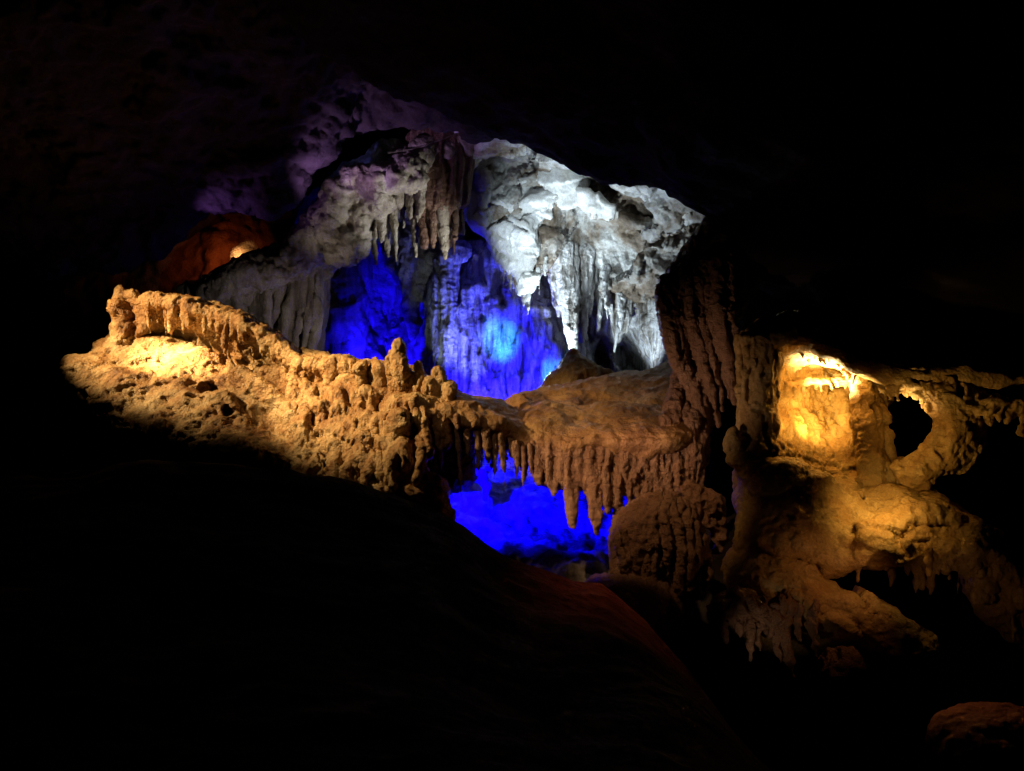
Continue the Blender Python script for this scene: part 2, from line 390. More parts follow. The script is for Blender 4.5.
R.loft([[(462, 198, 18.0, 7), (490, 192, 17.6, 10), (525, 184, 17.3, 10), (556, 188, 17.3, 6)], [(470, 214, 18.0, 6), (498, 218, 17.5, 9), (526, 214, 17.2, 10), (548, 212, 17.3, 5)],
        [(494, 242, 17.8, 5), (508, 244, 17.4, 9), (526, 242, 17.2, 9), (540, 238, 17.3, 5)], [(508, 266, 17.6, 4), (520, 268, 17.3, 6), (532, 262, 17.2, 4)], [(525, 290, 17.3, 2), (529, 288, 17.3, 2)]], 8, 8, .14)
R.blob(480, 222, 17.7, 12, 9, 10, .12, tilt=30).blob(535, 200, 17.0, 18, 9, 9, .12, tilt=-15).blob(505, 205, 17.2, 14, 8, 9, .1, tilt=20).blob(522, 235, 17.05, 7, 18, 8, .12)
R.cut(544, 238, 17.1, 7, 20, 12, .1).cut(512, 226, 16.95, 16, 2.5, 8, .06, tilt=32).cut(498, 236, 17.1, 10, 2, 8, .06, tilt=48).cut(536, 218, 16.85, 3, 12, 8, .06, tilt=-12)
build('calcite_tongue', R, .03, M_CALC, [('warp', .12, .9, .9), ('facet', .10, 1.6, 1.2), ('facet', .035, 4, 3), ('fbm', .015, 5, 5), ('fbm', .008, 10, 10)], body)
R = Rock()
R.loft([[(610, 178, 16.5, 3), (640, 182, 16.2, 5), (672, 196, 16.1, 5), (692, 212, 16.2, 3)], [(616, 184, 16.6, 3), (640, 192, 16.5, 4), (660, 206, 16.4, 4), (688, 222, 16.5, 3)], [(622, 184, 17.4, 4), (642, 196, 17.3, 5), (662, 208, 17.2, 5), (688, 220, 16.9, 5)]], 5, 8, .06)
build('bright_ledge', R, .028, M_CALC, [('warp', .12, 1.2, 1.2), ('facet', .08, 2, 2), ('fbm', .02, 6, 6)], body)
R = Rock()
R.loft([[(576, 190, 16.7, 3), (594, 197, 16.6, 4), (612, 208, 16.6, 3)], [(580, 200, 16.9, 3), (594, 210, 16.8, 4), (610, 217, 16.8, 3)], [(582, 200, 17.5, 4), (608, 216, 17.4, 4)]], 4, 5, .06)
R.loft([[(544, 152, 16.9, 4), (566, 158, 16.8, 5), (584, 160, 16.8, 4)], [(540, 178, 17.0, 5), (562, 182, 16.9, 5), (582, 184, 16.9, 4)], [(550, 200, 17.1, 4), (572, 202, 17.0, 4)]], 5, 5, .08)
build('bright_ledge', R, .028, M_CALC, [('warp', .12, 1.4, 1.4), ('facet', .08, 2, 2), ('fbm', .02, 6, 6)], body)
R = Rock().fringe([(500, 258, 17.5), (512, 276, 17.35), (528, 288, 17.25), (540, 268, 17.2), (548, 256, 17.3)], 18, 8, 26, 1.9, 4, .04, .05)
R.drip(528, 288, 17.25, 26, 2.6)
build('drip_fringe', R, .022, M_WHITE, [('fbm', .01, 6, 3)], body)
for x, y, d, L, r, le in [(565, 262, 17.7, 90, 11, 6), (583, 262, 17.9, 78, 9, -2), (556, 270, 18.1, 45, 7, 2), (600, 268, 18.2, 62, 7, -3), (612, 270, 18.0, 82, 6, 2), (574, 262, 17.6, 70, 4, 1), (606, 270, 17.8, 50, 3, 1), (621, 272, 17.9, 70, 4, -1), (628, 272, 18.1, 60, 7, -2), (640, 274, 18.2, 40, 6, 1)]:
    R = Rock().drip(x, y, d, L, r, .08, le)
    R.drip(x + r * .8, y, d + .1, L * .7, r * .5, .08, le * .5).drip(x - r * .8, y + 3, d - .05, L * .5, r * .45, .08, le * .5)
    build('stalactite', R, .026, M_PALE, [('warp', .06, 1.6, .6), ('flute', .05, 5, .7), ('bead', .02, 9, 6)], body)

# pale wall to the right behind
R = Rock()
R.loft([[(560, 230, 19.6, 24), (610, 240, 19.4, 24), (660, 250, 18.6, 24), (700, 250, 17.5, 26)],
        [(560, 300, 20, 22), (600, 310, 20, 22), (640, 310, 19.2, 22), (672, 310, 18.4, 20), (705, 320, 17.4, 24)],
        [(555, 370, 20, 22), (600, 380, 20, 22), (640, 380, 19.0, 22), (675, 385, 18.0, 24), (705, 390, 17.2, 24)],
        [(550, 450, 19.5, 24), (620, 460, 19, 24), (700, 460, 17, 24)]], 12, 10, .3)
R.tube([(655, 290, 18.4, 10), (658, 330, 18.2, 12), (660, 380, 18, 16)], .2).cut(607, 366, 18.9, 13, 27, 70, .06, tilt=6).cut(636, 360, 18.5, 15, 31, 70, .06, tilt=-10)
tag(build('limestone_wall', R, .045, M_PALE, [('warp', .15, .8, .6), ('fbm', .10, 1.4, .9), ('flute', .05, 3, .6), ('ridge', .03, 4, 4)]), 'smooth pale rock wall lit white beside the dark fluted column', 'rock wall')

# ------------------------------------------------------------------ upper left
# purple ceiling swell
R = Rock()
R.loft([[(40, 254, 15, 16), (100, 242, 15, 16), (150, 224, 15, 16), (200, 182, 15, 15), (262, 180, 15, 15), (284, 190, 15, 16), (297, 142, 15, 17), (330, 102, 15, 17), (385, 89, 15, 15), (440, 100, 15, 15), (470, 110, 15, 14)],
        [(40, 242, 16.4, 18), (100, 227, 16.4, 18), (150, 204, 16.4, 18), (200, 164, 16.4, 18), (262, 155, 16.4, 18), (330, 83, 16.6, 18), (390, 73, 16.6, 18), (470, 102, 16.6, 18)],
        [(120, 247, 19, 20), (220, 200, 19, 20), (300, 163, 19.5, 22), (350, 108, 19, 26), (420, 101, 19, 22), (480, 128, 18, 20)]], 12, 18, .3)
R.loft([[(40, 250, 15, 16), (150, 220, 15, 16), (200, 180, 15, 15), (270, 174, 15, 15), (297, 142, 15, 17), (330, 100, 15, 17), (385, 85, 15, 15), (470, 106, 15, 15)],
        [(-80, 130, 13.4, 40), (150, 80, 13.4, 40), (270, 40, 13.4, 40), (380, 10, 13.4, 40), (500, 10, 13.2, 40)],
        [(-160, -100, 10.5, 70), (150, -150, 10.5, 70), (380, -200, 10.5, 70), (560, -200, 10.5, 70)]], 9, 14, .4)
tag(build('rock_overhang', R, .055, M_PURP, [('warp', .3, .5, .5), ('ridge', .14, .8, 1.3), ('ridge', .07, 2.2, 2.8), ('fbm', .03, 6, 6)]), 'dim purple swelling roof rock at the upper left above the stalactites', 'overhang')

t = thing('stalactite_shelf', 'grey brown arched shelf with ragged stalactites in the upper middle', 'rock shelf', (400, 255, 16.6))
R = Rock()
R.loft([[(462, 146, 16.8, 13), (420, 160, 16.4, 13), (380, 176, 16.2, 14), (348, 186, 16.2, 15), (332, 215, 16.4, 16), (302, 252, 16.6, 15), (255, 274, 16.6, 15), (210, 292, 16.6, 13)],
        [(465, 165, 17.8, 16), (420, 185, 17.6, 16), (385, 200, 17.4, 16), (358, 212, 17.4, 16), (348, 238, 17.6, 14), (312, 266, 17.6, 12), (262, 288, 17.6, 12), (210, 304, 17.6, 12)],
        [(465, 165, 19, 18), (400, 190, 19, 18), (345, 218, 19, 16), (300, 262, 18.6, 14), (200, 290, 18.6, 14)]], 9, 14, .2)
R.loft([[(336, 205, 16.2, 9), (352, 200, 16.3, 8), (364, 205, 16.5, 5)], [(332, 250, 16.2, 8), (346, 254, 16.2, 7), (357, 252, 16.3, 4)]], 5, 5, .12).blob(330, 205, 16.1, 12, 26, 16, tilt=10).blob(405, 172, 16.1, 22, 12, 16).blob(372, 200, 16.3, 26, 12, 16)
body = build('shelf_body', R, .036, M_GREY, [('warp', .16, .9, .9), ('fbm', .12, 1.6, 1.6), ('ridge', .07, 3, 2.5), ('bead', .04, 5, 5)], t)
R = Rock()
R.loft([[(418, 140, 16.6, 9), (440, 136, 16.6, 9), (466, 140, 16.8, 7)], [(420, 200, 16.6, 8), (442, 205, 16.6, 8), (462, 200, 16.8, 6)]], 6, 6, .15)
R.fringe([(420, 190, 16.6), (440, 200, 16.6), (462, 190, 16.8)], 10, 20, 60, 5, 8)
build('drapery', R, .028, M_RUST, [('warp', .08, 1.2, .5), ('flute', .09, 4, .35), ('bead', .02, 9, 6)], body)
R = Rock().fringe([(350, 205, 16.9), (380, 200, 16.7), (410, 195, 16.6), (425, 195, 16.6)], 22, 15, 48, 4.5, 12, .06, .35)
R.drip(352, 232, 16.8, 30, 7)
build('drip_fringe', R, .026, M_GREY, [('warp', .05, 1.6, .6), ('flute', .03, 6, .7), ('bead', .02, 9, 6)], body)
for x, y, d, L, r in [(395, 205, 16.6, 58, 3.6), (414, 205, 16.5, 52, 4.4), (378, 205, 16.8, 30, 3.5), (430, 210, 16.5, 34, 4), (443, 215, 16.5, 42, 6), (364, 222, 16.9, 34, 6), (373, 218, 17.0, 46, 5), (386, 216, 16.9, 40, 5), (356, 226, 16.8, 30, 7), (341, 232, 16.7, 30, 9)]:
    build('stalactite', Rock().drip(x, y, d, L, r, .06, 1.5), .022, M_GREY, [('warp', .05, 1.5, .6), ('flute', .02, 7, .8), ('bead', .012, 10, 7)], body)

t = thing('stone_curtain', 'grey striped stone curtain hanging straight beside the blue bay', 'drapery', (300, 360, 17.4))
R = Rock()
R.loft([[(195, 290, 17, 12), (235, 285, 17.2, 10), (275, 275, 17.4, 8), (310, 258, 17.6, 8), (320, 248, 18.0, 9)], [(195, 350, 17, 12), (240, 360, 17.3, 10), (280, 370, 17.6, 8), (305, 370, 17.8, 8), (310, 375, 18.2, 9)],
        [(200, 420, 17, 12), (260, 430, 17.3, 10), (320, 430, 18, 10)]], 9, 10, .2)
for i, (xa, ya, xb, yb) in enumerate([(270, 272, 255, 350), (284, 265, 262, 360), (300, 258, 280, 362), (306, 252, 284, 364), (311, 252, 292, 368), (317, 252, 300, 370), (323, 252, 308, 372), (290, 262, 274, 360)]):
    R.tube([(xa, ya, 17.0 + i * .05, 2.6), ((xa + xb) / 2, (ya + yb) / 2, 16.95 + i * .05, 3.4), (xb, yb, 17.0 + i * .05, 2.6)], .05)
R.fringe([(200, 282, 16.6), (235, 280, 16.6), (270, 272, 16.8)], 16, 25, 70, 5, 15, .1)
build('curtain_sheet', R, .03, M_GREY, [('warp', .08, .9, .4), ('flute', .10, 3.2, .15), ('fbm', .03, 5, 1.5)], t)

# alcove with orange glow
R = Rock()
R.loft([[(90, 200, 18, 24), (170, 190, 18.6, 24), (240, 190, 19, 24), (270, 190, 19, 24)], [(80, 260, 18.4, 20), (170, 250, 18.8, 24), (235, 245, 18.4, 24), (268, 245, 19, 24)], [(90, 330, 18, 24), (180, 330, 18, 24), (230, 310, 18.4, 24), (262, 300, 18.6, 24)]], 9, 10, .3)
tag(build('alcove_wall', R, .06, M_CLAY, [('warp', .2, .6, .6), ('fbm', .16, 1.1, 1.1), ('ridge', .05, 2.6, 2.6)]), 'rust red alcove wall with a bright cream patch of lamplight', 'rock wall')

# ------------------------------------------------------------------ golden flowstone, left
t = thing('flowstone_ridge', 'golden flowstone ridge sloping down from the left with a dripping crest', 'flowstone', (270, 480, 12.3))
R = Rock()
CR = [(132, 312, 13.8, 13), (150, 314, 13.7, 13), (180, 318, 13.7, 13), (215, 328, 13.6, 13), (250, 340, 13.5, 14), (275, 362, 13.3, 14), (300, 378, 13.2, 14), (340, 382, 13, 14), (390, 390, 12.9, 16), (430, 402, 12.6, 16), (458, 414, 12.4, 12)]
R.tube(CR, .2)
R.loft([[(x, y + 12, d + .35, r) for x, y, d, r in CR], [(x, y + 60, d + .5, 18) for x, y, d, r in CR]], 4, 14, .25)
S1 = [(112, 346, 13.6, 9), (180, 352, 13.5, 10), (240, 374, 13.3, 10), (290, 396, 13.1, 10), (330, 412, 12.8, 10), (370, 428, 12.5, 11), (416, 430, 12.4, 9)]
S2 = [(92, 366, 12.9, 8), (150, 384, 12.7, 9), (210, 408, 12.4, 10), (255, 432, 12.2, 10), (300, 452, 12.3, 11), (360, 456, 12.1, 11), (406, 460, 12.0, 10)]
S3 = [(66, 362, 12.7, 5), (92, 392, 12.2, 6), (118, 414, 12.0, 7), (160, 430, 11.8, 7), (210, 446, 11.7, 8), (262, 466, 11.6, 9), (330, 486, 11.6, 9), (396, 492, 11.6, 10), (436, 508, 11.5, 10)]
S4 = [(110, 440, 14.2, 14), (170, 470, 13.4, 16), (300, 520, 12, 16), (440, 560, 11.8, 18)]
R.loft([S1, S2, S3, S4], 13, 18, .15)
R.tube([(122, 292, 13.5, 6), (120, 312, 13.4, 8), (119, 334, 13.3, 8), (114, 350, 13.2, 10)], .12).tube([(134, 294, 13.5, 7), (142, 306, 13.5, 9), (138, 330, 13.4, 6)], .1)
R.tube([(228, 352, 13.0, 3), (233, 364, 12.95, 3), (240, 372, 12.8, 6), (262, 392, 12.6, 8), (285, 414, 12.4, 9), (312, 434, 12.2, 8)], .12)
R.tube([(150, 398, 12.5, 6), (190, 396, 12.5, 5)], .1).tube([(130, 372, 12.9, 5), (160, 370, 12.9, 5), (185, 378, 12.8, 4)], .1).tube([(205, 400, 12.3, 7), (225, 402, 12.3, 8), (245, 420, 12.1, 7)], .1)
R.blob(400, 432, 11.8, 13, 18, 14, .12).blob(432, 490, 11.5, 18, 14, 16).blob(412, 492, 11.4, 20, 13, 18).blob(385, 474, 11.5, 11, 13, 11, .1).blob(432, 438, 12, 8, 9, 8, .1)
R.cut(322, 438, 12.1, 24, 14, 22, tilt=38).cut(325, 462, 11.9, 26, 9, 22, tilt=18).cut(268, 358, 13.1, 24, 9, 16, tilt=28)
for x, y, a, b, ti in [(170, 388, 9, 4, 15), (212, 388, 8, 5, 20), (196, 412, 12, 5, 15), (232, 412, 8, 5, 25), (150, 408, 14, 4, 22), (180, 424, 18, 4, 15), (235, 440, 18, 4, 22), (108, 384, 16, 5, 38), (140, 360, 10, 3, 10), (255, 448, 16, 4, 22)]:
    R.cut(x, y, 12.3 if y > 395 else 12.7, a, b, 16, .08, ti)
body = build('ridge_body', R, .025, M_TAN, [('warp', .09, 1.3, 1.3), ('fbm', .07, 2.2, 1.8), ('pit', .035, 6, 7), ('step', .04, 1, 4), ('fbm', .02, 9, 10), ('fbm', .01, 20, 20)], t)
R = Rock()
R.terrace([(146, 302, 13.35), (180, 305, 13.3), (215, 314, 13.2), (245, 323, 13.1), (264, 333, 13.0), (286, 354, 12.9), (306, 368, 12.8)], .5, 5, 26, 13, 36, 3.6, 21, 8)
build('crest_rim', R, .019, M_TAN, [('warp', .06, 1.8, 1.4), ('fbm', .045, 3.5, 2.2), ('bead', .022, 9, 7), ('fbm', .01, 18, 16)], t)
R = Rock()
R.terrace([(292, 362, 12.9), (340, 368, 12.75), (392, 376, 12.55), (430, 388, 12.4)], .5, 7, 22, 12, 28, 3.8, 22, 22)
rt = random.Random(17)
for k, (x, y, w) in enumerate([(318, 386, 46), (372, 390, 60), (416, 402, 40), (334, 408, 44), (384, 416, 50), (356, 434, 44), (388, 442, 36), (372, 464, 36)]):
    dd = 12.9 - (y - 365) * .0125 - (x - 300) * .003 + rt.uniform(-.12, .12); tl = rt.uniform(-2, 10); sag = rt.uniform(2, 6); bow = rt.uniform(.1, .25)
    rim = [(x + w * (q - .5), y + tl * (q - .5) + sag * math.sin(q * math.pi) + rt.uniform(-1.5, 1.5), dd + .1 - bow * math.sin(q * math.pi)) for q in (0, .25, .5, .75, 1)]
    R.terrace(rim, .4, rt.uniform(3, 5), max(4, int(w / rt.uniform(4.5, 7))), rt.uniform(12, 16), rt.uniform(26, 46), rt.uniform(2.4, 3.8), 100 + k, 14)
for k in range(170):      # drips frozen one over the other
    x = rt.uniform(292, 436); y = rt.uniform(366 + (x - 292) * .2, 458); q = rt.uniform(1.7, 3.8)
    if x > 434 - max(0, y - 405) * .55: continue
    dd = 12.86 - (y - 365) * .0125 - (x - 300) * .003 + rt.uniform(-.05, .12)
    L = rt.uniform(20, 52); e = dd - L * .0085
    R.tube([(x, y, dd, q * .6), (x + 1, y + L * .35, dd - L * .005, q), (x + rt.uniform(0, 3), y + L * .8, e - .03, q * .8), (x + rt.uniform(0, 4), y + L, e, q * .35)], .05)
R.tube([(346, 470, 11.8, 5), (376, 482, 11.6, 6)], .08)
build('dripping_step', R, .021, M_TAN, [('warp', .09, 1.8, 1.2), ('fbm', .03, 4, 2.4), ('flute', .05, 6, 1.0), ('bead', .012, 12, 9), ('fbm', .01, 18, 16)], t)

SG = [(399, 390, 338, 8.5, 'tallest blunt stalagmite standing on the golden ridge'), (391, 386, 349, 3.6, 'thin stalagmite rod touching the tallest stalagmite'),
      (379, 382, 358, 6.5, 'squat broad stalagmite left of the tallest one'), (362, 374, 363, 6, 'low nub of stalagmite farthest from the bridge on the ridge'),
      (409, 394, 371, 6.5, 'knobbly stalagmite in front of the tallest one'), (418, 390, 362, 5, 'slim stalagmite between the knobbly one and the leaning pair'),
      (437, 390, 366, 5.5, 'rear stalagmite of the leaning pair near the bridge'), (430, 397, 376, 7.5, 'fat lumpy front stalagmite of the leaning pair'), (446, 398, 384, 7.5, 'bright rounded stump of stalagmite beside the white column')]
rs = random.Random(9)
for i, (x, yb, yt, r, lab) in enumerate(SG):
    d = 12.45 - .02 * i - (.12 if i < 2 else 0)
    R = Rock(); H = yb - yt
    R.tube([(x, yb + 12, d, r * 1.2), (x, yb - 3, d, r), (x + rs.uniform(-.8, .8), yb - H * .3, d, r * .84), (x + rs.uniform(-1, 1), yb - H * .55, d, r * .95), (x + rs.uniform(-1, 1), yt + r * .75, d, r * .78)], .06)
    R.blob(x + rs.uniform(-.4, .4) * r, yb - H * .35, d - .05, r * .75, r * .6, r * .7, .06)
    tag(build('stalagmite', R, .016, M_TAN, [('warp', .06, 2.4, 1.8), ('fbm', .03, 5, 5), ('flute', .02, 8, 1.5), ('bead', .012, 12, 10)]), lab, 'stalagmite', 'stalagmites on the golden ridge')

# ------------------------------------------------------------------ bridge and mound
t = thing('rock_bridge', 'thin ochre rock bridge with dripping fringe over the blue pit', 'rock bridge', (490, 470, 12.4))
R = Rock()
R.loft([[(436, 408, 12.1, 8), (470, 420, 12.1, 8), (505, 434, 12.2, 8), (545, 446, 12.3, 8)], [(440, 402, 13, 9), (475, 408, 13.2, 9), (510, 424, 13.3, 9), (548, 434, 13.3, 9)], [(440, 400, 14, 8), (480, 415, 14.2, 8), (520, 430, 14.4, 8), (550, 436, 14, 8)]], 8, 10, .15)
R.tube([(428, 418, 12, 10), (438, 430, 12, 9), (446, 442, 12, 7)], .1)
body = build('bridge_deck', R, .024, M_CLAY, [('warp', .08, 1.3, 1.3), ('fbm', .06, 2.2, 2), ('flute', .03, 5, 1), ('fbm', .012, 14, 14)], t)
R = Rock().fringe([(446, 416, 12.05), (480, 430, 12.1), (512, 444, 12.15), (540, 452, 12.3)], 36, 12, 46, 2.5, 31, .04, .18)
R.fringe([(425, 430, 12), (445, 440, 12)], 6, 18, 34, 4, 33, .06)
build('drip_fringe', R, .02, M_BEAD, [('warp', .05, 1.8, .8), ('bead', .015, 9, 6)], body)
for x, y, L, r in [(459, 424, 70, 2.8), (467, 428, 28, 4.2), (477, 432, 44, 3.2), (486, 436, 26, 4.8), (493, 438, 40, 2.4), (501, 441, 31, 4.4), (514, 448, 20, 3.8), (521, 451, 36, 2.6), (529, 452, 22, 3.6)]:
    build('stalactite', Rock().drip(x, y, 12.0, L, r, .05, 1), .018, M_BEAD, [('warp', .05, 1.8, .8), ('bead', .012, 9, 6)], body)

t = thing('flowstone_mound', 'broad golden brown mound with a beaded curtain hanging from its rim', 'flowstone', (610, 470, 12.4))
R = Rock()
R.loft([[(538, 440, 12.25, 7), (570, 445, 12.0, 7), (610, 447, 11.9, 7), (650, 447, 11.9, 7), (692, 441, 12, 7)],
        [(530, 424, 13.3, 12), (580, 430, 13.1, 12), (640, 430, 13.1, 12), (700, 418, 13.1, 12)],
        [(522, 408, 14.6, 14), (575, 408, 14.6, 14), (630, 400, 14.8, 14), (700, 388, 14.8, 14)],
        [(522, 420, 16, 16), (575, 410, 16.2, 16), (630, 400, 16.2, 16), (700, 385, 16.2, 16)]], 12, 12, .25)
R.tube([(524, 404, 13.8, 10), (548, 400, 14.2, 12)], .2)
R.blob(596, 418, 13.2, 34, 12, 30).blob(640, 405, 14.4, 50, 12, 30)
build('mound_top', R, .03, M_CLAY, [('warp', .14, .8, .8), ('fbm', .07, 1.3, 1.3), ('step', .06, 1, 3.4), ('ridge', .03, 3.4, 3.4), ('bead', .012, 7, 7), ('fbm', .012, 14, 14)], t)
R = Rock()
R.loft([[(536, 442, 12.2, 6), (570, 449, 12.0, 6), (610, 452, 11.95, 6), (650, 451, 11.95, 6), (692, 445, 12.05, 6)], [(540, 478, 12.3, 4), (556, 482, 12.2, 4), (575, 486, 12.1, 4), (610, 484, 12.05, 4), (640, 488, 12.05, 4), (696, 490, 12.1, 4)]], 6, 16, .1)
TX = [536, 542, 548, 556, 563, 568, 571, 576, 581, 587, 592, 597, 602, 607, 614, 620, 640, 660, 692]
TY = [486, 492, 486, 498, 488, 510, 530, 512, 496, 506, 530, 547, 528, 506, 516, 508, 502, 500, 494]
rc = random.Random(3); x = 537.
while x < 693:
    y = float(np.interp(x, TX, TY)) + rc.uniform(-5, 3); r = rc.uniform(3.2, 5.4) if y < 515 else rc.uniform(5.5, 7)
    y0 = float(np.interp(x, [536, 570, 610, 650, 692], [440, 446, 448, 448, 442])); dd = 11.98 + rc.uniform(-.07, .07) + (.16 if x < 548 or x > 680 else 0)
    lean = rc.uniform(-2, 4)
    R.tube([(x - 2, y0, dd, r * .9), (x - 1, y0 + (y - y0) * .45, dd - .04, r), (x + lean * .5, y0 + (y - y0) * .8, dd - .04, r * .72), (x + lean, y, dd - .04, max(1.1, r * .22))], .035)
    x += r * rc.uniform(1.7, 2.3)
build('curtain', R, .02, M_BEAD, [('warp', .05, 1.4, .5), ('flute', .05, 6.5, .45), ('bead', .022, 13, 9), ('fbm', .008, 20, 20)], t)

t_m = Rock()
t_m.tube([(573, 352, 15.6, 3), (574, 364, 15.6, 8), (576, 380, 15.6, 20), (578, 400, 15.6, 34)], .2).tube([(560, 376, 15.7, 4), (545, 400, 15.7, 14)], .2).blob(597, 378, 15.6, 14, 12, 14)
tag(build('stalagmite', t_m, .03, M_TAN, [('warp', .1, 1.2, 1.2), ('flute', .05, 4, 1), ('bead', .04, 6, 5)]), 'wide cone of a stalagmite with one bright white flank behind the mound', 'stalagmite')

R = Rock()
R.blob(660, 545, 11.3, 44, 48, 44, .2).blob(646, 558, 11.2, 30, 44, 30).blob(680, 560, 11.2, 26, 42, 30).blob(656, 520, 11.3, 30, 26, 34)
R.loft([[(600, 592, 10.9, 8), (630, 596, 10.8, 10), (650, 600, 10.8, 12)], [(610, 605, 10.4, 12), (640, 615, 10.4, 14), (662, 620, 10.5, 12)], [(600, 590, 12, 12), (650, 600, 12, 12)]], 5, 6, .2)
for x, y, y1, r in [(650, 585, 612, 6), (660, 585, 618, 7), (672, 585, 634, 7), (682, 570, 612, 6), (690, 560, 600, 6), (665, 600, 626, 5), (700, 560, 590, 5)]:
    R.tube([(x - 3, y, 10.9, r), (x, (y + y1) / 2, 10.85, r * .9), (x + 2, y1, 10.85, 1.3)], .08)
rc = random.Random(21); x = 614.
while x < 704:
    u = (x - 659) / 47; y0 = 494 + 26 * u * u + rc.uniform(-3, 3); q = rc.uniform(2.6, 4.6); z = math.sqrt(max(0, 1 - u * u))
    R.tube([(659 + 40 * u, y0, 11.3 - .45 * z, q * .6), (x, y0 + 24, 11.26 - .66 * z, q), (x + 2, y0 + 55, 11.24 - .7 * z, q), (x + 3, y0 + 85 + rc.uniform(-8, 14), 11.28 - .64 * z, q * .5)], .035)
    x += q * rc.uniform(1.5, 2.2)
tag(build('dripstone_dome', R, .022, M_BEAD, [('warp', .08, 1.1, .8), ('flute', .06, 5, .6), ('bead', .026, 12, 8), ('fbm', .012, 15, 15)]), 'round brown beaded dome under the curtain at the edge of the blue pit', 'dripstone')

R = Rock()
for x, y, r in [(692, 488, 9), (700, 500, 15), (712, 508, 14), (704, 515, 12), (718, 522, 10), (722, 536, 9), (715, 545, 6)]:
    R.blob(x, y, 11.4, r, r, r, .12)
tag(build('dripstone_lump', R, .022, M_BEAD, [('warp', .08, 2, 2), ('bead', .06, 6, 6), ('pit', .05, 5, 5)]), 'knobbly clotted lump of dripstone below the tall fluted column', 'dripstone')

R = Rock()
R.loft([[(742, 190, 13, 14), (772, 190, 13, 20)], [(712, 232, 12.9, 12), (756, 236, 13, 18)], [(680, 276, 12.8, 11), (738, 280, 12.9, 14)], [(680, 320, 12.6, 9), (722, 325, 12.7, 9)], [(688, 370, 12.5, 7), (714, 374, 12.6, 6)], [(688, 420, 12.5, 6), (700, 424, 12.5, 5)], [(690, 460, 12.4, 5), (700, 462, 12.4, 4)]], 10, 6, .12)
rc = random.Random(11)
for a, b, c, d_, r in [((664, 292), (666, 320), (678, 362), (690, 402), 6), ((668, 284), (672, 320), (686, 372), (700, 418), 6), ((676, 276), (682, 322), (696, 376), (709, 430), 6), ((684, 272), (692, 322), (705, 374), (716, 428), 5.5),
                       ((694, 268), (702, 320), (714, 368), (721, 412), 5), ((704, 264), (711, 315), (722, 358), (729, 398), 5.5), ((714, 262), (719, 308), (729, 355), (734, 404), 5), ((726, 260), (728, 300), (733, 330), (738, 356), 5),
                       ((682, 372), (672, 402), (670, 432), (682, 466), 6), ((690, 380), (681, 410), (678, 440), (688, 478), 6), ((697, 392), (690, 424), (688, 452), (692, 488), 6), ((703, 404), (698, 436), (697, 460), (696, 490), 5), ((674, 396), (664, 416), (664, 440), (676, 462), 5)]:
    dd = 12.12 + rc.uniform(-.1, .1)
    R.tube([(*a, dd + .35, r * 1.1), (*b, dd + .05, r), (*c, dd - .06, r * .85), (*d_, dd, r * .3)], .045)
tag(build('fluted_column', R, .022, M_BEAD, [('warp', .08, 1, .5), ('flute', .045, 6, .5), ('bead', .028, 11, 8), ('fbm', .012, 15, 15)]), 'tall dark fluted drapery column reaching from the arch to the mound', 'column')

# ------------------------------------------------------------------ pit
R = Rock()
R.loft([[(380, 452, 18, 30), (470, 462, 18.5, 30), (560, 462, 18.5, 30), (680, 462, 17.5, 30)], [(400, 500, 16.5, 26), (480, 510, 16.8, 26), (560, 520, 16.5, 26), (640, 520, 15.5, 26)],
        [(430, 580, 14, 30), (520, 590, 13.8, 30), (590, 620, 13.4, 30), (625, 630, 13, 26)], [(430, 680, 12.4, 40), (560, 700, 12, 40), (620, 710, 12, 36)]], 14, 12, .4)
o = build('pit_floor', R, .04, M_PIT, [('warp', .2, .5, .5), ('fbm', .2, .9, .9), ('ridge', .10, 1.8, 1.8), ('fbm', .05, 4, 4)]); tag(o, kind='structure')
R = Rock().tube([(482, 474, 14.6, 6), (486, 486, 14.6, 3.5), (487, 497, 14.6, 1.3)], .1).tube([(468, 482, 14.7, 1.6), (478, 477, 14.6, 4), (488, 470, 14.8, 3), (494, 464, 14.8, 1.6)], .1)
R.tube([(440, 452, 14.2, 6), (446, 470, 14.4, 6), (462, 476, 14.6, 4), (480, 478, 14.7, 4)], .1)
tag(build('dripstone_spur', R, .024, M_GREY, [('warp', .08, 2, 2), ('bead', .03, 7, 7)]), 'pale forked spur of dripstone inside the blue pit below the bridge', 'dripstone')

# ------------------------------------------------------------------ right grotto
t = thing('rock_grotto', 'golden grotto with a bright arch, open window and bony post on the right', 'rock formation', (860, 540, 11))
R = Rock()
R.loft([[(758, 335, 12.0, 12), (785, 330, 12.7, 14), (825, 335, 13.1, 16), (862, 355, 12.8, 14), (884, 372, 12.4, 10)], [(756, 400, 11.9, 12), (784, 405, 12.7, 14), (822, 410, 13.1, 16), (856, 420, 12.8, 14), (872, 425, 12.3, 10)], [(752, 455, 11.8, 12), (786, 462, 12.3, 14), (822, 468, 12.6, 16), (864, 470, 12.2, 12)], [(752, 490, 11.7, 14), (820, 500, 11.8, 16), (876, 495, 11.8, 12)]], 9, 10, .15)
R.tube([(858, 372, 11.9, 6), (860, 420, 11.6, 7), (864, 482, 11.4, 9)], .06).tube([(872, 388, 11.9, 6), (876, 440, 11.6, 7), (882, 485, 11.4, 10)], .06).tube([(865, 382, 11.8, 3), (868, 430, 11.5, 4), (873, 480, 11.3, 5)], .04).tube([(880, 400, 11.9, 5), (889, 436, 11.65, 6), (901, 484, 11.4, 9)], .06)
R.tube([(842, 380, 12.7, 4), (848, 420, 12.4, 5), (858, 456, 12.1, 3)], .08).tube([(806, 385, 12.9, 3), (812, 425, 12.7, 4), (816, 452, 12.5, 3)], .08)
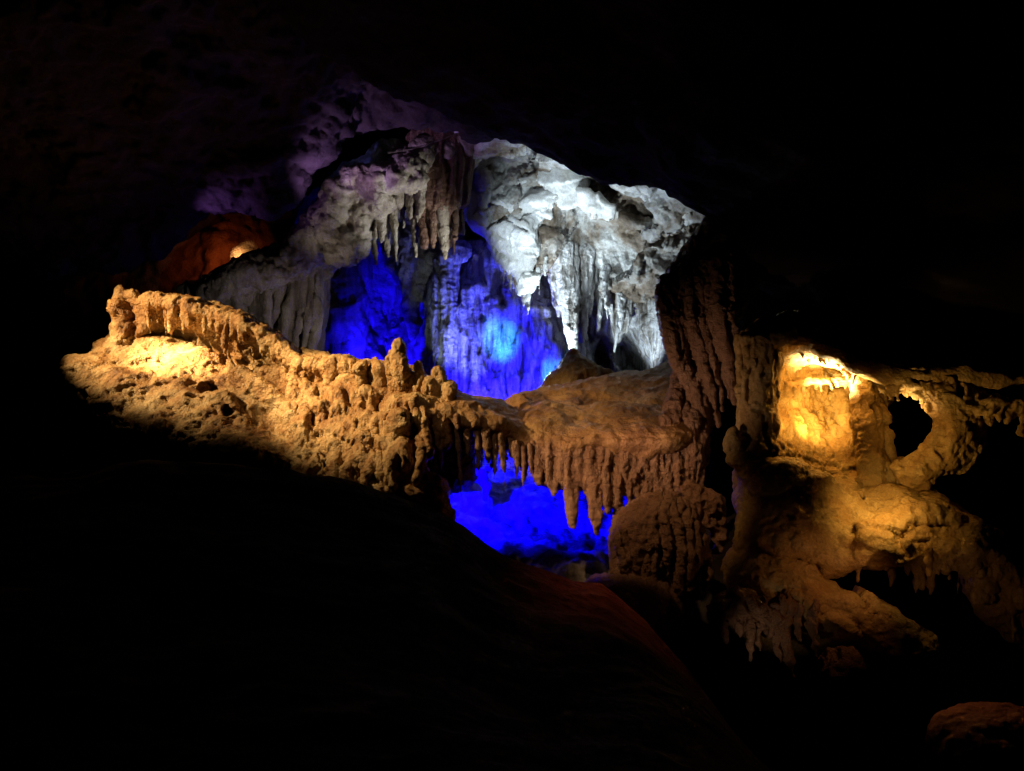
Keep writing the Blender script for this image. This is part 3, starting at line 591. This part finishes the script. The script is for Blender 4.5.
build('back_wall', R, .026, M_OCHRE, [('warp', .1, 1, 1), ('facet', .07, 2, 1.7), ('fbm', .04, 2.5, 2.5), ('flute', .03, 4, .8), ('bead', .025, 7, 7), ('fbm', .012, 15, 15)], t)
R = Rock()
R.tube([(776, 346, 11.3, 9), (800, 340, 11.2, 9), (830, 347, 11.2, 10), (862, 362, 11.1, 9), (895, 376, 11, 7), (935, 375, 11, 7), (965, 377, 11, 8), (1000, 382, 11, 9), (1045, 388, 11, 12)], .1)
R.loft([[(776, 340, 11.4, 6), (832, 340, 11.4, 7), (890, 372, 11.3, 6), (960, 374, 11.3, 7), (1050, 382, 11.3, 8)], [(776, 336, 12.6, 10), (840, 340, 12.6, 10), (900, 368, 12.6, 10), (1050, 376, 12.6, 10)]], 5, 12, .12)
R.loft([[(778, 346, 11.25, 5), (800, 340, 11.2, 5), (832, 347, 11.2, 6), (864, 362, 11.15, 6), (898, 378, 11.1, 5)], [(780, 360, 12.5, 5), (805, 358, 12.7, 5), (840, 365, 12.7, 5), (866, 377, 12.4, 5), (892, 388, 12, 5)]], 6, 10, .08)
R.fringe([(800, 352, 11.5), (830, 360, 11.6), (856, 372, 11.6)], 12, 5, 10, 1.7, 41, .03)
build('arch', R, .02, M_OCHRE, [('warp', .08, 1.4, 1.4), ('fbm', .035, 2.4, 2.4), ('bead', .008, 9, 9)], t)
R = Rock()
R.tube([(776, 412, 12.1, 6), (788, 388, 12.2, 5), (806, 381, 12.3, 4), (840, 382, 12.3, 4), (856, 378, 12.2, 3)], .08).fringe([(784, 392, 12.15), (810, 385, 12.25), (850, 383, 12.2)], 10, 4, 12, 2.4, 43, .05)
build('inner_lip', R, .02, M_OCHRE, [('warp', .06, 1.6, 1.6), ('bead', .02, 8, 8)], t)
R = Rock()
R.loft([[(746, 340, 11.9, 9), (762, 342, 11.5, 7), (773, 344, 11.5, 6)], [(750, 395, 11.8, 8), (762, 400, 11.4, 7), (770, 395, 11.5, 5)], [(746, 455, 11.6, 10), (760, 452, 11.3, 8)]], 8, 6, .12)
R.fringe([(738, 340, 11.7), (754, 342, 11.4), (774, 348, 11.3)], 9, 35, 95, 4, 45, .06)
build('jamb', R, .022, M_OCHRE, [('warp', .08, 1.4, .8), ('flute', .07, 4, .6), ('bead', .03, 8, 6)], t)
R = Rock()
R.tube([(902, 382, 11, 6), (926, 392, 11, 7), (941, 412, 11, 8), (943, 434, 11, 9), (933, 457, 11, 12), (912, 472, 11, 14), (918, 482, 11, 12)], .12)
R.loft([[(930, 386, 11, 9), (955, 390, 11.05, 11), (978, 394, 11.2, 9)], [(950, 420, 11, 10), (962, 425, 11.1, 11), (972, 428, 11.3, 9)], [(932, 462, 11, 13), (952, 458, 11.1, 13), (966, 452, 11.3, 9)]], 7, 6, .12)
R.tube([(965, 402, 10.9, 5), (985, 412, 10.8, 6), (995, 402, 10.8, 5), (1015, 405, 10.9, 8), (1045, 410, 11, 12)], .1).tube([(1020, 430, 10.9, 4), (1030, 420, 11, 6)], .1)
R.fringe([(884, 384, 11.1), (902, 388, 11.0), (918, 394, 11.0), (932, 408, 11.0)], 12, 5, 15, 2.2, 77, .04, .08)
R.fringe([(955, 400, 10.95), (990, 410, 10.85), (1030, 412, 10.9)], 9, 6, 22, 2.6, 78, .05, .08)
build('post', R, .022, M_OCHRE, [('warp', .08, 1.4, 1.4), ('facet', .05, 2.6, 2.2), ('ridge', .02, 6, 6), ('pit', .04, 6, 6)], t)
R = Rock()
R.loft([[(756, 474, 11.8, 13), (800, 490, 11.8, 14), (860, 496, 11.6, 12), (920, 500, 11.3, 12), (985, 545, 10.9, 10)],
        [(754, 532, 11, 12), (790, 520, 10.8, 14), (860, 518, 10.7, 12), (920, 520, 10.5, 12), (985, 555, 10.4, 10)],
        [(754, 560, 10.8, 12), (800, 560, 10.6, 14), (860, 550, 10.4, 12), (915, 552, 10.3, 10), (985, 562, 10.3, 8)]], 10, 12, .2)
R.tube([(735, 434, 11.3, 2.5), (738, 448, 11.25, 4.5), (747, 462, 11.2, 6), (764, 472, 11.2, 8), (790, 474, 11.3, 9)], .15)
R.blob(806, 488, 11.1, 44, 26, 30, .2, tilt=10).blob(770, 486, 11.2, 22, 24, 24, .2)
build('sill_slope', R, .026, M_OCHRE, [('warp', .14, .9, .9), ('fbm', .07, 1.5, 1.5), ('facet', .07, 1.8, 1.8), ('ridge', .035, 3.2, 3.2), ('fbm', .015, 12, 12)], t)
R = Rock().fringe([(886, 540, 10.25), (915, 552, 10.2), (962, 560, 10.2)], 13, 16, 42, 4, 47, .06)
R.drip(930, 555, 10.2, 38, 5).drip(858, 560, 10.3, 24, 2.4)
build('drip_fringe', R, .02, M_OCHRE, [('warp', .05, 1.8, .8), ('bead', .02, 9, 6)], t)

R = Rock()
R.loft([[(742, 562, 10.9, 12), (780, 580, 10.6, 14), (840, 608, 10.4, 12), (890, 628, 10.2, 9), (918, 640, 10.1, 8)], [(744, 584, 10.4, 11), (790, 598, 10.2, 12), (850, 618, 10.1, 10), (914, 646, 10, 7)], [(740, 620, 11, 16), (900, 660, 10.8, 14)]], 7, 12, .2)
tag(build('rock_ledge', R, .026, M_OCHRE, [('warp', .12, 1, 1), ('facet', .09, 1.6, 2.0), ('ridge', .04, 3.2, 3.2)]), 'sloping reddish rock ledge running down below the golden grotto', 'rock ledge')

R = Rock()
R.tube([(975, 560, 10.3, 10), (1000, 572, 10.2, 12), (1040, 590, 10.2, 14)], .15).loft([[(975, 565, 10.3, 8), (1040, 590, 10.2, 10)], [(985, 600, 10.4, 7), (1040, 640, 10.4, 10)]], 5, 6, .12)
R.fringe([(978, 575, 10.2), (1030, 600, 10.1)], 8, 20, 40, 5, 51, .07)
tag(build('hanging_rock', R, .026, M_OCHRE, [('warp', .1, 1.4, 1), ('flute', .05, 4, .7), ('bead', .03, 7, 5)]), 'small dim hanging rock at the right edge past the grotto slope', 'rock formation')

def lower_fringe(line, tips, lab, d, seed):
    t = thing('dripstone_shelf', lab, 'dripstone', (line[0][0], line[0][1] + 60, d), 'dripstone shelves in the dark below the grotto')
    R = Rock().loft([[(x, y, d, r) for x, y, r in line], [(x, y + 12, d + .35, r * 1.1) for x, y, r in line]], 4, 10, .15)
    body = build('shelf_body', R, .024, M_BEAD, [('warp', .1, 1.5, 1.5), ('bead', .06, 6, 5), ('fbm', .05, 3, 3)], t)
    for x, y, y1, r in tips:
        build('stalactite', Rock().drip(x, y, d - .05, y1 - y, r, .05, 3), .02, M_BEAD, [('warp', .07, 1.8, 1), ('bead', .04, 8, 6)], body)
lower_fringe([(722, 606, 8), (742, 600, 9), (762, 612, 8), (782, 606, 9), (792, 598, 6), (812, 606, 7)],
             [(724, 610, 645, 6), (736, 608, 640, 5), (748, 606, 662, 6), (760, 615, 655, 5), (772, 612, 640, 5), (781, 610, 664, 6), (789, 610, 676, 6), (799, 608, 640, 4), (812, 606, 656, 5)], 'dark beaded shelf with nine dim stalactites below the reddish ledge', 10, 61)
lower_fringe([(831, 660, 4), (842, 658, 4.6), (853, 661, 4)], [(833, 664, 694, 3.4), (843, 662, 690, 3), (851, 666, 704, 3.4)], 'tiny faint shelf with three stalactites in the dark lower right', 9.8, 62)

R = Rock().blob(1010, 745, 7.6, 78, 34, 60, .2).blob(960, 742, 7.6, 30, 12, 30, .2)
tag(build('boulder', R, .026, M_RED, [('warp', .1, 1, 1), ('fbm', .06, 2, 2), ('ridge', .025, 5, 5)]), 'low reddish boulder in the bottom right corner', 'boulder')

# thin cable across the upper shelf
R = Rock().tube([(388, 153, 15.6, .55), (412, 149, 15.6, .5), (440, 140, 15.6, .5), (474, 127, 15.6, .55)], .01)
mc = rock_mat('cable_sheath', [(.10, .09, .06), (.14, .12, .08)], 3, 0, .5, 0, 3)
tag(build('cable', R, .009, mc), 'thin cable strung across the top of the stalactite shelf', 'cable')

# ------------------------------------------------------------------ lamps of the show cave, and unseen fill spots added to them
def lamp(name, at, to, watts, col, angle=80, blend=.6, rad=.06):
    l = bpy.data.lights.new(name, 'SPOT'); l.energy = watts; l.color = col; l.spot_size = math.radians(angle); l.spot_blend = blend; l.shadow_soft_size = rad
    o = bpy.data.objects.new(name, l); COL.objects.link(o)
    a, b = Vector(W(*at)), Vector(W(*to)); o.location = a; o.rotation_euler = (b - a).to_track_quat('-Z', 'Y').to_euler()
    return o
WARM, GOLD, BLUE, CYAN, COOL = (1, .64, .27), (1, .56, .14), (.006, .002, 1), (.05, .45, 1), (.76, .92, 1)
lamp('warm_lamp', (-130, 140, 11.0), (195, 356, 13.1), 2800, WARM, 40, .8)
lamp('warm_lamp', (-130, 140, 11.0), (190, 372, 13.1), 12000, WARM, 15, 1)
lamp('warm_lamp', (90, 200, 10.7), (368, 394, 12.5), 2100, WARM, 44, .9)
lamp('front_fill', (250, 420, 8.6), (590, 484, 11.9), 700, (1, .6, .34), 27, .8)  # unseen spot added in front for curtain and dome
lamp('front_fill', (560, 470, 10.2), (692, 396, 12.1), 130, (1, .62, .4), 54, 1)  # unseen, added over the pit to light the fluted column
lamp('blue_lamp', (384, 402, 18.4), (376, 325, 22), 2000, BLUE, 78, .9)
lamp('blue_lamp', (338, 388, 20), (395, 320, 22), 500, BLUE, 90, .9)  # extra spot added to rake relief across the bay
lamp('blue_lamp', (470, 430, 17), (500, 330, 19), 1500, (.012, .006, 1), 80, .9)
lamp('blue_lamp', (575, 410, 17.2), (500, 340, 19), 900, (.012, .006, 1), 60, .9)  # side spot added to bring out the cascade flutes
lamp('cyan_lamp', (505, 402, 15.8), (500, 332, 18.6), 1000, CYAN, 21, 1)
lamp('cyan_lamp', (560, 405, 17.4), (550, 362, 18.8), 200, CYAN, 40, .9)
lamp('blue_lamp', (455, 452, 13.4), (540, 520, 16), 3000, (.001, 0, 1), 110, .8)
lamp('cool_lamp', (545, 398, 17.0), (600, 205, 17.4), 800, COOL, 72, .6)
lamp('cool_lamp', (472, 384, 13.3), (562, 225, 17.3), 1500, COOL, 38, .9)
lamp('cool_lamp', (536, 366, 16.9), (566, 368, 15.7), 160, COOL, 60, .9)
lamp('cool_lamp', (606, 386, 16.9), (655, 320, 18.4), 260, COOL, 60, .8)
lamp('cool_lamp', (475, 412, 17.0), (462, 300, 18.8), 110, COOL, 50, .9)  # added, stands in for canopy lamp spill on the white column
lamp('cool_lamp', (425, 400, 17.2), (442, 310, 18.6), 50, COOL, 50, .9)  # added to lift the dark left side of the column
lamp('cool_lamp', (520, 330, 15.2), (380, 190, 16.6), 600, (.95, .95, .9), 40, .9)  # added, stands in for canopy lamp spill on the shelf
lamp('dim_fill', (372, 372, 15.6), (285, 305, 17.2), 46, (1, .85, .7), 64, .9)  # unseen fill added for the striped curtain
lamp('dim_fill', (240, 345, 14.4), (240, 280, 16.8), 16, (1, .85, .8), 70, .9)  # another added fill, for the lumpy drapery further left
lamp('purple_lamp', (300, 222, 14.4), (370, 112, 15.2), 230, (.68, .4, 1), 90, 1)
lamp('purple_lamp', (185, 238, 14.6), (255, 186, 15.1), 60, (.5, .22, 1), 80, 1)
lamp('orange_lamp', (232, 262, 17.4), (252, 243, 18.6), 60, (1, .7, .35), 40, .4)
lamp('orange_lamp', (220, 256, 16.9), (210, 246, 18.8), 7, (1, .2, .05), 150, .9)
lamp('gold_lamp', (812, 430, 11.9), (818, 392, 13.0), 60, GOLD, 140, .9)
lamp('gold_lamp', (792, 432, 11.2), (806, 398, 12.9), 70, GOLD, 70, .9)
lamp('gold_lamp', (778, 424, 11.9), (795, 400, 12.6), 22, GOLD, 130, .6)
lamp('gold_lamp', (818, 402, 11.9), (838, 354, 11.9), 560, (1, .72, .34), 125, .8)
lamp('gold_lamp', (896, 424, 11.0), (930, 378, 11.05), 34, (1, .66, .26), 90, .9)  # added unseen to brighten the arch rim and post edge
lamp('shelf_fill', (300, 330, 14.3), (338, 200, 16.2), 70, (1, .85, .75), 46, .9)  # fill added to brighten the left flank of the shelf
lamp('gold_lamp', (885, 488, 10.0), (880, 522, 10.6), 30, GOLD, 125, .9)  # unseen spot in open air, added for the grotto slope
lamp('gold_lamp', (875, 470, 9.9), (950, 415, 11), 50, GOLD, 75, .9)  # floating fill added for the bony post
lamp('high_fill', (350, -150, 7.0), (650, 520, 11.8), 1000, (1, .55, .24), 22, 1)  # unseen spot above the frame, added for dome and curtain
lamp('high_fill', (150, -200, 8.0), (600, 418, 13.4), 700, (1, .62, .24), 20, 1)  # added from above to turn the mound top golden
lamp('high_fill', (150, -200, 8.0), (490, 425, 12.3), 260, (1, .62, .3), 16, 1)  # added from above to brighten the bridge
lamp('ember_fill', (890, 555, 9.3), (820, 590, 10.3), 10, (1, .42, .14), 100, .9)  # unseen fill added for the reddish ledge
lamp('red_fill', (640, 480, 10), (590, 620, 9), 120, (1, .16, .06), 70, 1)  # added for a faint red light on the foreground slope
lamp('ember_fill', (925, 605, 9.3), (985, 575, 10.2), 3, (1, .5, .2), 95, 1)  # weak fill added for the hanging rock at the right edge
lamp('dim_fill', (735, 705, 8.9), (768, 625, 10), 9, (1, .72, .48), 50, 1)  # small fill added for the dark beaded shelf
lamp('red_fill', (900, 640, 8.5), (1000, 735, 7.8), 8, (1, .4, .15), 90, 1)  # unseen fill added for the corner boulder

# ------------------------------------------------------------------ world, camera, output
w = bpy.data.worlds.new('World'); SC.world = w; w.use_nodes = True
w.node_tree.nodes['Background'].inputs[0].default_value = (0, 0, 0, 1)
w.node_tree.nodes['Background'].inputs[1].default_value = 0
cam = bpy.data.cameras.new('camera'); co = bpy.data.objects.new('camera', cam); COL.objects.link(co)
cam.sensor_width = 36; cam.lens = 36 * F / 1024; cam.clip_end = 500; cam.clip_start = .05
co.location = (0, 0, CZ); co.rotation_euler = (math.pi / 2, 0, 0)
SC.camera = co
SC.view_settings.view_transform = 'Standard'; SC.view_settings.look = 'None'; SC.view_settings.gamma = 1; SC.view_settings.use_curve_mapping = False
SC.view_settings.exposure = 0
SC.render.engine = 'CYCLES'; SC.cycles.use_denoising = True; SC.cycles.max_bounces = 4; SC.cycles.diffuse_bounces = 1
